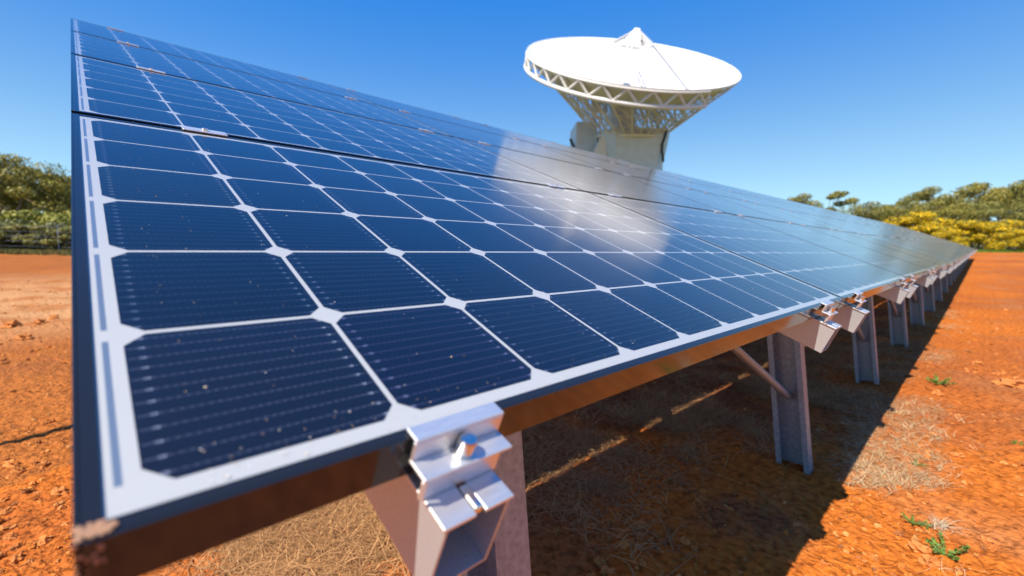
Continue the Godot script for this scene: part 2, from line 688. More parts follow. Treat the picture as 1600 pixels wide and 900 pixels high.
func build_array() -> void:
	var rows := ["bottom row", "second row up", "third row up", "top row"]
	var near := make_panel(true)
	var far := make_panel(false)
	for k in COLUMNS:
		for row in 4:
			var t := frame_at(k * STEP_U, row * STEP_V)
			copy_of(near if k < 5 else far, "solar_panel", t, "dark blue solar panel, %s, %s from the end away from the yellow bushes" % [rows[row], ordinal(k)])
	# dried mud on the corner of the panel at the open end
	var mud := Shape.new()
	var corner := get_node("solar_panel")
	for k in 60:
		var c := Vector3(-0.0235 + rng.randf() * 0.013, 0.0026, 0.021 - rng.randf() * 0.008)
		if k > 44:
			c = Vector3(-0.0252 + rng.randf() * 0.012, 0.002 - rng.randf() * 0.026, 0.0232)
		lump(mud, c, Vector3(0.0013, 0.0004, 0.0011) * rng.randf_range(0.5, 1.6) if k < 45 else Vector3(0.0012, 0.0012, 0.0004) * rng.randf_range(0.4, 1.3), 9, 6, 0.6)
	part("dried_mud", mud, M.mud, corner)
	near.free()
	far.free()

	var rail := make_rail()
	var clamp_end := make_end_clamp()
	var clamp_mid := make_mid_clamp()
	for k in COLUMNS * 2:
		var u := (k / 2) * STEP_U + (0.193 if k % 2 == 0 else 1.411)
		copy_of(rail, "support_rail", frame_at(u, 0.0), "aluminium rail under the panels, %s from the end away from the yellow bushes" % ordinal(k))
		copy_of(clamp_end, "edge_clamp", frame_at(u, -0.023), "silver clamp on the low panel edge, %s from the end away from the yellow bushes" % ordinal(k))
		var turned := frame_at(u, 3 * STEP_V + 0.977)
		turned.basis = turned.basis * Basis(Vector3.UP, PI)
		copy_of(clamp_end, "edge_clamp", turned, "silver clamp on the high panel edge, %s from the end away from the yellow bushes" % ordinal(k))
		for row in 3:
			copy_of(clamp_mid, "middle_clamp", frame_at(u, row * STEP_V + 0.9895), "silver clamp above the %s, %s from the end away from the yellow bushes" % [["bottom row", "second row", "third row"][row], ordinal(k)])
	rail.free()
	clamp_end.free()
	clamp_mid.free()

	var length := COLUMNS * STEP_U
	for e in [[0.46, "low"], [3.35, "high"]]:
		# purlins follow the slight rise of the array in two straight lengths
		var s := Shape.new()
		for span in [[0.03, GRADE_FROM], [GRADE_FROM, length - 0.1]]:
			var a: Vector3 = frame_at(span[0], e[0], -0.118).origin
			var b: Vector3 = frame_at(span[1], e[0], -0.118).origin
			s.prism(PackedVector2Array([Vector2(-0.03, -0.08), Vector2(0.03, -0.08), Vector2(0.03, 0.0), Vector2(-0.03, 0.0)]), a, -tilted.z, tilted.y, b - a)
		var o := part("purlin", s, M.galvanised, self)
		mark(o, "long galvanised beam under the rails near the array's %s edge" % e[1], "beam", "beams under the rails")
	for e in [[0.316, 0.423, "front"], [2.95, 3.08, "back"]]:
		for k in 19:
			var u: float = 0.52 + 2.2 * k if k else 0.62
			var foot := at(u, ground(u, e[0]) - 0.06, e[0])
			var top: float = LOW + array_lift(u) + (e[1] / cos(TILT)) * sin(TILT) - 0.235
			var t := thing("array_post", "galvanised post under the array's %s edge, %s from the end away from yellow bushes" % ["low" if e[2] == "front" else "high", ordinal(k)], "post", Transform3D(Basis(), foot), "posts under the array")
			var head := at(u, top, e[1]) - foot
			part("column", post_shape(Vector3.ZERO, head), M.galvanised, t)
			if k > 0 and e[2] == "front":
				var s := Shape.new()
				s.tube(Vector3(-0.03, 0.42, -0.05), Vector3(-1.16, top - foot.y - 0.01, -0.1), 0.019, 0.019, 8)
				part("brace", s, M.galvanised, t)


# an uneven rounded lump
func lump(s: Shape, c: Vector3, size: Vector3, around := 9, up := 6, jag := 0.25) -> void:
	var first := s.v.size()
	var off := rng.randf() * 100.0
	for j in up + 1:
		for k in around:
			var a := PI * j / up
			var b := TAU * k / around
			var d := Vector3(sin(a) * cos(b), cos(a), sin(a) * sin(b))
			var r := 1.0 + jag * rough_mid.get_noise_3d(d.x * 0.5 + off, d.y * 0.5, d.z * 0.5) * 2.0
			s.point(c + d * size * r, (d / size).normalized())
	for j in up:
		for k in around:
			var p := first + j * around + k
			var q := first + j * around + (k + 1) % around
			s.face(p, q, p + around)
			s.face(q, q + around, p + around)


# ------------------------------------------------------------------ the antenna
func build_antenna() -> void:
	var c := at(68.7, 33.5, 41.6)
	var axis := at(-0.34, 0.82, -0.46).normalized()
	var e1 := (RIGHT - axis * RIGHT.dot(axis)).normalized()
	var e2 := axis.cross(e1)
	if e2.dot(EYE - c) < 0.0:
		e2 = -e2
	var foot := at(72.7, ground(72.7, 43.7), 43.7)
	var root := thing("dish_antenna", "huge white dish antenna tilted towards the array on a pale tower", "antenna", Transform3D(Basis(), foot))
	c -= foot
	var R := 17.5
	var depth := 6.6
	var on := func(r: float, th: float, t: float) -> Vector3: return c + (e1 * cos(th) + e2 * sin(th)) * r + axis * t
	var bowl := func(r: float) -> float: return -depth * (1.0 - r * r / (R * R))

	var s := Shape.new()
	var around := 96
	for j in 19:
		var r := R * j / 18.0
		for k in around + 1:
			var th := TAU * k / around
			var slope := 2.0 * depth * r / (R * R)
			s.point(on.call(r, th, bowl.call(r)), (axis - (e1 * cos(th) + e2 * sin(th)) * slope).normalized())
	for j in 18:
		for k in around:
			var p := j * (around + 1) + k
			s.face(p, p + 1, p + around + 2)
			s.face(p, p + around + 2, p + around + 1)
	# the lip and the back of the reflector
	var back := s.v.size()
	for j in 19:
		var r := R * j / 18.0
		for k in around + 1:
			var th := TAU * k / around
			var slope := 2.0 * depth * r / (R * R)
			s.point(on.call(r + 0.02, th, bowl.call(r) - 0.32), -(axis - (e1 * cos(th) + e2 * sin(th)) * slope).normalized())
	for j in 18:
		for k in around:
			var p := back + j * (around + 1) + k
			s.face(p, p + 1, p + around + 2)
			s.face(p, p + around + 2, p + around + 1)
	for k in around:
		var a := TAU * k / around
		var b := TAU * (k + 1) / around
		s.quad(on.call(R, a, 0.0), on.call(R, b, 0.0), on.call(R + 0.02, b, -0.32), on.call(R + 0.02, a, -0.32), e1 * cos(a) + e2 * sin(a))
	part("reflector", s, M.white_paint, root)

	# white lattice girder round the side of the rim that faces the array
	var from := 3.75
	var to := 1.1
	var bays := 13
	for e in [[-0.42, 0.22], [-2.45, 0.34]]:
		var ch := Shape.new()
		for k in 64:
			var a: float = from + (to - from) * k / 64.0
			var b: float = from + (to - from) * (k + 1) / 64.0
			ch.tube(on.call(R - 0.05, a, e[0]), on.call(R - 0.05, b, e[0]), e[1], e[1], 6, k == 0 or k == 63)
		part("girder_chord", ch, M.white_paint, root)
	for k in bays + 1:
		var a: float = from + (to - from) * k / bays
		var br := Shape.new()
		if k < bays:
			var half: float = (to - from) / bays * 0.5
			br.tube(on.call(R - 0.05, a, -2.35), on.call(R - 0.05, a + half, -0.5), 0.2, 0.2, 6)
			br.tube(on.call(R - 0.05, a + half, -0.5), on.call(R - 0.05, a + 2 * half, -2.35), 0.2, 0.2, 6)
		else:
			br.tube(on.call(R - 0.05, a, -2.35), on.call(R - 0.05, a, -0.5), 0.2, 0.2, 6)
		part("girder_brace", br, M.white_paint, root)

	# ribs that carry the bowl, from the rim down to the ring on the tower
	var hub := at(72.6, 21.7, 43.9) - foot
	var tilt_axis := (axis * 0.45 + Vector3.UP).normalized()
	var h1 := (e1 - tilt_axis * e1.dot(tilt_axis)).normalized()
	var h2 := (e2 - tilt_axis * e2.dot(tilt_axis) - h1 * e2.dot(h1)).normalized()
	var ring := func(r: float, th: float, t: float) -> Vector3: return hub + (h1 * cos(th) + h2 * sin(th)) * r + tilt_axis * t
	for k in 30:
		var th := TAU * (k + 0.5) / 30
		var rib := Shape.new()
		var low_end: Vector3 = ring.call(5.8, th, 0.0)
		var outer: Vector3 = on.call(R - 0.4, th, -0.9)
		var inner: Vector3 = on.call(5.2, th, bowl.call(5.2) - 0.5)
		rib.tube(outer, low_end, 0.1, 0.13, 5, false)
		var last := outer
		for j in range(1, 8):
			var f := j / 7.0
			var r: float = lerpf(R - 0.4, 5.2, f)
			var p: Vector3 = on.call(r, th, bowl.call(r) - 0.5)
			rib.tube(last, p, 0.09, 0.09, 4, false)
			var q: Vector3 = outer.lerp(low_end, clampf(f - 0.08, 0.0, 1.0))
			rib.tube(p, q, 0.065, 0.065, 4, false)
			if j < 7:
				rib.tube(p, outer.lerp(low_end, f + 0.07), 0.065, 0.065, 4, false)
			last = p
		rib.tube(inner, low_end, 0.1, 0.1, 5, false)
		part("rib", rib, M.white_paint, root)
	for f in [0.28, 0.55, 0.8]:
		var hoop := Shape.new()
		for k in 30:
			var a: float = TAU * (k + 0.5) / 30
			var b: float = TAU * (k + 1.5) / 30
			var pa: Vector3 = on.call(R - 0.4, a, -0.9).lerp(ring.call(5.8, a, 0.0), f)
			var pb: Vector3 = on.call(R - 0.4, b, -0.9).lerp(ring.call(5.8, b, 0.0), f)
			hoop.tube(pa, pb, 0.065, 0.065, 4, false)
			if k % 2 == 0:
				hoop.tube(pa, on.call(R - 0.4, b, -0.9).lerp(ring.call(5.8, b, 0.0), f - 0.25), 0.09, 0.09, 4, false)
		part("hoop", hoop, M.white_paint, root)
	var core := Shape.new()
	core.tube(ring.call(0.0, 0.0, -0.6), on.call(0.0, 0.0, -depth - 0.4), 1.5, 2.0, 28, true)
	part("hub", core, M.white_paint, root)
	var rg := Shape.new()
	for k in 56:
		rg.tube(ring.call(5.8, TAU * k / 56, 0.0), ring.call(5.8, TAU * (k + 1) / 56, 0.0), 0.35, 0.35, 6, false)
	part("ring_beam", rg, M.white_paint, root)

	# four legs that carry the housing of the second mirror
	var top := c + axis * 4.55
	for k in 4:
		var th := PI * (0.5 * k) + 0.42
		var leg := Shape.new()
		var base: Vector3 = on.call(11.2, th, bowl.call(11.2))
		var knee: Vector3 = top - axis * 2.1 + (e1 * cos(th) + e2 * sin(th)) * 3.0
		var side := (e2 * cos(th) - e1 * sin(th))
		leg.tube(base - side * 0.45, knee - side * 0.3, 0.12, 0.12, 5)
		leg.tube(base + side * 0.45, knee + side * 0.3, 0.12, 0.12, 5)
		for j in 6:
			leg.tube(base.lerp(knee, j / 6.0) + side * 0.4 * (1.0 if j % 2 else -1.0), base.lerp(knee, (j + 1) / 6.0) - side * 0.36 * (1.0 if j % 2 else -1.0), 0.07, 0.07, 4, false)
		part("mirror_leg", leg, M.aluminium, root)
		var fin := Shape.new()
		var half := 1.75
		fin.quad(knee - side * half * 0.9, knee + side * half * 0.9, top + side * 0.4, top - side * 0.4)
		fin.quad(knee - side * half * 0.9 - axis * 0.5, knee + side * half * 0.9 - axis * 0.5, top + side * 0.4 - axis * 0.55, top - side * 0.4 - axis * 0.55)
		for m in [-1.0, 1.0]:
			fin.quad(knee + side * half * 0.9 * m, top + side * 0.4 * m, top + side * 0.4 * m - axis * 0.55, knee + side * half * 0.9 * m - axis * 0.5, side * m)
		fin.quad(knee - side * half * 0.9, knee + side * half * 0.9, knee + side * half * 0.9 - axis * 0.5, knee - side * half * 0.9 - axis * 0.5)
		part("mirror_fin", fin, M.white_paint, root)
	var sub := Shape.new()
	sub.tube(top - axis * 2.3, top - axis * 1.75, 1.9, 1.5, 28)
	sub.tube(top - axis * 1.75, top - axis * 0.6, 0.7, 0.4, 16)
	part("second_mirror", sub, M.white_paint, root)
	var feed := Shape.new()
	feed.tube(c - axis * depth, c - axis * (depth - 2.6), 1.5, 1.1, 24)
	part("feed_cone", feed, M.white_paint, root)

	# tower: a faceted head that narrows downwards on a flared concrete foot
	var side_x := Vector3(RIGHT.x, 0, RIGHT.z).normalized()
	var face_z := side_x.cross(Vector3.UP)
	if face_z.dot(EYE - foot) < 0.0:
		face_z = -face_z
	var plan := func(w: float, d: float, y: float, cut: float, shift := 0.0) -> Array:
		var out := []
		for p in [[-w + cut, d], [w - cut, d], [w, d - cut], [w, -d], [-w, -d], [-w, d - cut]]:
			out.append(side_x * (p[0] + shift) + face_z * p[1] + Vector3.UP * y)
		return out
	var head := Shape.new()
	var levels := [plan.call(5.8, 5.2, 20.7, 1.7), plan.call(5.5, 5.0, 18.6, 1.6), plan.call(4.8, 4.6, 15.0, 1.4), plan.call(4.8, 4.6, 13.0, 1.4)]
	for j in 3:
		for k in 6:
			var a: Array = levels[j]
			var b: Array = levels[j + 1]
			head.quad(a[k], a[(k + 1) % 6], b[(k + 1) % 6], b[k], (a[k] + a[(k + 1) % 6]) * Vector3(1, 0, 1))
	var lid: Array = levels[0]
	for k in range(1, 5):
		head.tri(lid[0], lid[k], lid[k + 1], Vector3.UP)
	part("tower_head", head, M.white_panel, root)
	var hatch := Shape.new()
	var mid := Vector3.UP * 19.9 + face_z * 5.2
	hatch.box(Vector3(-1.0, -0.35, -0.1), Vector3(1.0, 0.35, 0.16), 0.0, Transform3D(Basis(side_x, Vector3.UP, side_x.cross(Vector3.UP)), mid - side_x * 1.2))
	part("vent", hatch, M.white_paint, root)
	var pipe := Shape.new()
	var run := [Vector2(4.6, 20.4), Vector2(4.4, 19.4), Vector2(3.95, 18.0), Vector2(4.0, 16.6), Vector2(4.3, 15.2)]
	for k in 4:
		pipe.tube(side_x * run[k].x + Vector3.UP * run[k].y + face_z * 5.15, side_x * run[k + 1].x + Vector3.UP * run[k + 1].y + face_z * (5.1 - 0.1 * k), 0.22, 0.22, 7)
	part("cable_pipe", pipe, M.dark_steel, root)
	var shaft := Shape.new()
	shaft.tube(Vector3.ZERO - Vector3.UP * 0.5, Vector3.UP * 13.0, 6.0, 5.0, 32)
	part("tower_shaft", shaft, M.concrete, root)
	var flank := Shape.new()
	flank.box(Vector3(-1.4, 0.0, -4.5), Vector3(2.4, 8.2, 2.5), 0.1, Transform3D(Basis(side_x, Vector3.UP, side_x.cross(Vector3.UP)), side_x * -8.3 + Vector3.UP * 15.0 - face_z * 2.5))
	part("counterweight_box", flank, M.white_panel, root)
	var ledge := Shape.new()
	ledge.tube(side_x * -10.6 + Vector3.UP * 20.4 - face_z * 1.0, side_x * -9.2 + Vector3.UP * 17.2 - face_z * 1.0, 0.28, 0.28, 6)
	part("stair_beam", ledge, M.dark_steel, root)
	var knee_plate := Shape.new()
	knee_plate.prism(PackedVector2Array([Vector2(-6.0, 19.6), Vector2(-5.2, 20.2), Vector2(-5.0, 14.5), Vector2(-8.4, 14.5)]), face_z * 3.6, side_x, Vector3.UP, face_z * -2.0)
	part("knee_plate", knee_plate, M.white_paint, root)


# ------------------------------------------------------------------ plants
# leaf clumps: flat oval faces spread through the volume of each clump
func leaves(s: Shape, c: Vector3, size: Vector3, count: int, leaf: float, tones: Array) -> void:
	for k in count:
		var d := Vector3(rng.randfn(), rng.randfn(), rng.randfn()).normalized()
		var r := pow(rng.randf(), 0.4)
		var p := c + d * size * r
		var x := Vector3(rng.randfn(), rng.randfn() * 0.7, rng.randfn()).normalized()
		var y := x.cross(Vector3(rng.randfn(), rng.randfn(), rng.randfn())).normalized()
		var l := leaf * rng.randf_range(0.6, 1.4)
		var tone: Color = tones[rng.randi() % tones.size()]
		s.tint = tone * rng.randf_range(0.75, 1.2)
		var m := (d * 0.6 + x.cross(y) * signf(x.cross(y).dot(d)) + Vector3.UP * 0.2).normalized()
		var f := s.point(p - x * l, m)
		s.point(p + y * l * 0.42, m)
		s.point(p + x * l, m)
		s.point(p - y * l * 0.42, m)
		s.face(f, f + 1, f + 2)
		s.face(f, f + 2, f + 3)


# a many-stemmed tree: forked stems that lean out and carry flat-topped clumps
func make_tree(tall: float, wide: float, clumps: int, per_clump: int, leaf: float, tones: Array, stems := 4, low := 0.5) -> Node3D:
	var root := Node3D.new()
	var wood := Shape.new()
	var crown := Shape.new()
	crown.colored = true
	var forks := []
	for k in stems:
		var a := TAU * (k + rng.randf() * 0.7) / stems
		var lean := Vector3(cos(a), 0, sin(a)) * wide * rng.randf_range(0.12, 0.3)
		var p0 := Vector3(cos(a), -0.1, sin(a)) * 0.12 * tall / 8.0
		var p1 := p0 + lean * 0.4 + Vector3.UP * tall * 0.28
		var p2 := p0 + lean + Vector3.UP * tall * 0.55
		wood.tube(p0, p1, 0.022 * tall, 0.016 * tall, 7)
		wood.tube(p1, p2, 0.016 * tall, 0.01 * tall, 6)
		forks.append_array([p1.lerp(p2, 0.6), p2])
	for k in clumps:
		var f := (k + 0.5) / clumps
		var a := 2.4 * k + rng.randf()
		var r := wide * 0.5 * sqrt(f) * rng.randf_range(0.7, 1.05)
		var y: float = tall * (lerpf(1.0, low, pow(r / (wide * 0.5), 2.2)) * rng.randf_range(0.78, 0.97))
		if k % 4 == 3:
			y *= rng.randf_range(0.6, 0.8)
		var c := Vector3(cos(a) * r, y, sin(a) * r)
		var best: Vector3 = forks[0]
		for q in forks:
			if q.distance_to(c) < best.distance_to(c):
				best = q
		wood.tube(best, c, 0.007 * tall, 0.003 * tall, 5)
		var z := wide * rng.randf_range(0.09, 0.19)
		leaves(crown, c, Vector3(z, z * rng.randf_range(0.42, 0.62), z), per_clump, leaf, tones)
	part("trunk", wood, M.bark, root)
	part("crown", crown, M.leaf, root)
	return root


func build_trees() -> void:
	var olive := [Color(0.19, 0.2, 0.05), Color(0.24, 0.23, 0.06), Color(0.16, 0.17, 0.055), Color(0.28, 0.23, 0.06)]
	var golden := [Color(0.22, 0.22, 0.045), Color(0.28, 0.25, 0.05), Color(0.18, 0.18, 0.05), Color(0.36, 0.27, 0.05)]
	var grey := [Color(0.2, 0.205, 0.11), Color(0.16, 0.175, 0.085), Color(0.23, 0.23, 0.14), Color(0.14, 0.15, 0.06)]
	var wattle := [Color(0.8, 0.52, 0.01), Color(0.72, 0.46, 0.01), Color(0.84, 0.56, 0.012), Color(0.36, 0.3, 0.03), Color(0.16, 0.17, 0.03), Color(0.2, 0.2, 0.03)]
	var lime := [Color(0.26, 0.27, 0.05), Color(0.2, 0.21, 0.05), Color(0.3, 0.28, 0.06)]
	var mallees := [make_tree(9.0, 10.5, 24, 430, 0.14, golden), make_tree(9.0, 9.5, 22, 430, 0.14, olive)]
	var gums := [make_tree(9.0, 10.0, 19, 460, 0.14, olive), make_tree(9.0, 11.0, 19, 460, 0.14, golden), make_tree(9.0, 8.0, 17, 400, 0.14, olive, 3, 0.45)]
	var thin := make_tree(10.0, 6.0, 8, 150, 0.24, olive, 2, 0.8)
	var shrubs := [make_tree(2.2, 4.2, 16, 260, 0.1, grey, 5, 0.35), make_tree(2.4, 4.0, 16, 260, 0.11, olive, 5, 0.35)]
	var lime_shrub := make_tree(2.4, 5.0, 16, 260, 0.12, lime, 5, 0.3)
	var yellow := [make_tree(4.6, 6.5, 22, 480, 0.11, wattle, 5, 0.3), make_tree(4.2, 6.0, 20, 480, 0.11, wattle, 5, 0.3)]
	var plant := func(source: Node3D, called: String, px: float, depth: float, tall: float, own: float, label: String, category: String, group: String) -> void:
		var p := stand(px, depth)
		var size := tall / own
		var o := copy_of(source, called, Transform3D(Basis(Vector3.UP, rng.randf() * TAU).scaled(Vector3.ONE * size), p), label)
		mark(o, "", category, group)

	var row_k := -1
	# beyond the far end of the array: pixel column, distance, height, which tree
	for e in [[1240, 78, 10.4, 2], [1268, 82, 8.8, 2], [1345, 84, 9.6, 0], [1376, 88, 9.4, 1], [1402, 92, 10.4, 0], [1432, 96, 14.0, 2], [1462, 84, 9.8, 1], [1486, 94, 11.0, 0], [1512, 96, 14.2, 1], [1540, 84, 10.0, 0], [1562, 96, 13.2, 1], [1602, 88, 14.2, 1], [1635, 84, 13.0, 0], [1670, 90, 13.0, 1]]:
		var kind: int = e[3]
		row_k = row_k + 1
		plant.call(gums[kind], "gum_tree", e[0], e[1], e[2], 9.0, ["olive green gum tree behind the yellow bushes, %s counted from the array", "golden tipped gum tree behind the yellow bushes, %s counted from the array", "narrow gum tree above the array's high edge, %s from the dish antenna"][kind] % ordinal(row_k), "tree", "gum trees past the array")
	plant.call(thin, "gum_tree", 1308, 92, 12.8, 10.0, "tall sparse gum tree with a thin layered crown", "tree", "gum trees past the array")
	row_k = -1
	for e in [[1390, 66, 4.0, 1], [1418, 68, 6.2, 0], [1452, 66, 5.4, 1], [1474, 62, 3.2, 0], [1496, 66, 5.0, 1], [1524, 65, 4.6, 0], [1560, 68, 5.3, 1], [1582, 62, 3.2, 0], [1606, 64, 3.6, 1], [1640, 66, 4.6, 0]]:
		row_k += 1
		plant.call(yellow[e[3]], "wattle_bush", e[0], e[1], e[2], 4.6 if e[3] == 0 else 4.2, "bright yellow flowering wattle bush, %s of its row counted from the array" % ordinal(row_k), "bush", "flowering wattle bushes")
	for e in [[1585, 60, 2.6, 0], [1612, 58, 2.4, 1]]:
		plant.call(shrubs[e[3]], "shrub", e[0], e[1] + 14, e[2] * 2.0, 2.2 if e[3] == 0 else 2.4, ["grey-green shrub at the end of the row of yellow bushes", "dark olive shrub at the end of the row of yellow bushes"][e[3]], "shrub", "shrubs by the yellow bushes")

	# behind the wire fence
	row_k = -1
	for e in [[-40, 60, 12.0, 1], [-30, 44, 8.6, 1], [18, 42, 8.6, 1], [52, 45, 8.9, 0], [88, 50, 8.6, 0], [118, 48, 7.6, 1], [160, 52, 8.0, 0]]:
		row_k += 1
		plant.call(mallees[1 - e[3]], "gum_tree", e[0], e[1], e[2], 9.0, ["spreading olive green gum tree behind the wire fence, %s along the fence", "spreading golden tipped gum tree behind the wire fence, %s along the fence"][e[3]] % ordinal(row_k), "tree", "gum trees behind the fence")
	row_k = -1
	for e in [[62, 38, 3.3], [88, 39, 3.0], [112, 37, 3.2]]:
		row_k += 1
		plant.call(lime_shrub, "shrub", e[0], e[1], e[2], 2.4, "lime green shrub between the fence and the gum trees, %s along the fence" % ordinal(row_k), "shrub", "lime green shrubs")
	row_k = -1
	for e in [[-12, 34, 2.2, 0], [8, 33, 2.3, 1], [26, 34, 2.4, 0], [46, 33, 2.3, 1], [66, 34, 2.1, 0], [84, 33.5, 2.2, 1], [104, 34, 2.2, 0], [124, 33, 2.2, 1]]:
		row_k += 1
		plant.call(shrubs[e[3]], "shrub", e[0], e[1], e[2], 2.2 if e[3] == 0 else 2.4, ["grey-green shrub just behind the wire fence, %s along the fence", "dark olive shrub just behind the wire fence, %s along the fence"][e[3]] % ordinal(row_k), "shrub", "shrubs behind the fence")
	for o in gums + mallees + shrubs + yellow + [thin, lime_shrub]:
		o.free()

	# grass at the edge of the cleared ground
	for e in [["green_grass", 1380.0, 1760.0, 60.0, 78.0, 9000, 0.45, [Color(0.13, 0.2, 0.025), Color(0.18, 0.24, 0.03)], "bright green grass in front of the yellow bushes"], ["dry_grass", -60.0, 200.0, 30.0, 36.0, 7000, 0.35, [Color(0.24, 0.2, 0.07), Color(0.17, 0.17, 0.05)], "straw coloured grass along the foot of the fence"]]:
		var s := Shape.new()
		s.colored = true
		for k in e[5]:
			var p := stand(rng.randf_range(e[1], e[2]), rng.randf_range(e[3], e[4]))
			s.tint = e[7][k % 2] * rng.randf_range(0.7, 1.2)
			for j in 3:
				var a := rng.randf() * TAU
				var d := Vector3(cos(a), 0, sin(a))
				var h: float = e[6] * rng.randf_range(0.4, 1.2)
				s.tri(p - d * 0.03 + d.rotated(Vector3.UP, 1.3) * 0.1, p + d * 0.03 + d.rotated(Vector3.UP, 1.3) * 0.1, p + Vector3.UP * h + d.rotated(Vector3.UP, 0.7) * h * 0.5, Vector3.UP + d * 0.3)
		mark(part(e[0], s, M.straw, self), e[8], "grass", "", "stuff")


func build_fence() -> void:
	var a := stand(-120.0, 31.5)
	var b := stand(190.0, 31.5)
	var root := thing("wire_fence", "thin wire fence on steel posts in front of the shrubs", "fence", Transform3D(Basis(), a))
	var count := 3
	for k in count + 1:
		var p := a.lerp(b, float(k) / count + 0.018)
		p.y = ground(p.x, -p.z)
		var s := Shape.new()
		s.tube(p - a - Vector3.UP * 0.1, p - a + Vector3.UP * 2.1, 0.03, 0.03, 7)
		part("post", s, M.galvanised, root)
	for y in [0.15, 0.5, 0.85, 1.2, 1.55, 1.9]:
		var s := Shape.new()
		s.tube(Vector3.UP * y, b - a + Vector3.UP * y, 0.006, 0.006, 4, false)
		part("wire", s, M.galvanised, root)
	# the pole whose thin shadow crosses the earth beside the array
	var foot := at(-2.5, ground(-2.5, 3.14), 3.14)
	var pole := thing("steel_pole", "thin upright steel pole standing on the bare earth beside the array", "pole", Transform3D(Basis(), foot))
	var s := Shape.new()
	s.tube(Vector3.UP * -0.2, Vector3.UP * 4.2, 0.035, 0.035, 10)
	part("shaft", s, M.galvanised, pole)
	var cap := Shape.new()
	cap.tube(Vector3.UP * 4.2, Vector3.UP * 4.24, 0.042, 0.03, 10)
	part("cap", cap, M.galvanised, pole)


# ------------------------------------------------------------------ things on the ground and on the glass
func stone_mesh(flat: float) -> ArrayMesh:
	var s := Shape.new()
	s.colored = true
	lump(s, Vector3.ZERO, Vector3(1.0, flat, 0.75), 14, 9, 0.6)
	# broken faces: flat shading
	var f := Shape.new()
	f.colored = true
	for k in range(0, s.i.size(), 3):
		var a := s.v[s.i[k]]
		var b := s.v[s.i[k + 1]]
		var d := s.v[s.i[k + 2]]
		if (b - a).cross(d - a).length() > 1e-6:
			f.tri(a, b, d, a + b + d)
	return f.mesh()


func tuft_mesh(blades: int, long: float, spread: float, wide: float) -> ArrayMesh:
	var s := Shape.new()
	s.colored = true
	for k in blades:
		var a := rng.randf() * TAU
		var d := Vector3(cos(a), 0, sin(a))
		var side := Vector3(-d.z, 0, d.x)
		var p := Vector3(rng.randfn() * spread, 0.0, rng.randfn() * spread)
		var l := long * rng.randf_range(0.4, 1.3)
		var lift := rng.randf_range(0.08, 0.75)
		var bend := rng.randf_range(-0.7, 0.7)
		s.tint = Color.WHITE * rng.randf_range(0.6, 1.25)
		var last := p
		var w := wide * rng.randf_range(0.6, 1.3)
		for j in 3:
			var f := (j + 1) / 3.0
			var next := p + d.rotated(Vector3.UP, bend * f) * l * f + Vector3.UP * l * lift * (f - 0.75 * f * f)
			next.y = max(next.y, 0.003)
			var w2 := w * (1.0 - 0.8 * f)
			s.quad(last - side * w, last + side * w, next + side * w2, next - side * w2, Vector3.UP)
			last = next
			w = w2
	return s.mesh()


func scatter(called: String, mesh: Mesh, material: Material, places: Array, tones: Array, label: String, category: String) -> void:
	var mm := MultiMesh.new()
	mm.transform_format = MultiMesh.TRANSFORM_3D
	mm.use_colors = true
	mm.mesh = mesh
	mm.instance_count = places.size()
	for k in places.size():
		mm.set_instance_transform(k, places[k])
		var c: Color = tones[rng.randi() % tones.size()]
		mm.set_instance_color(k, c * rng.randf_range(0.75, 1.2))
	var o := MultiMeshInstance3D.new()
	o.name = numbered(called)
	o.multimesh = mm
	o.material_override = material
	add_child(o)
	mark(o, label, category, "", "stuff")


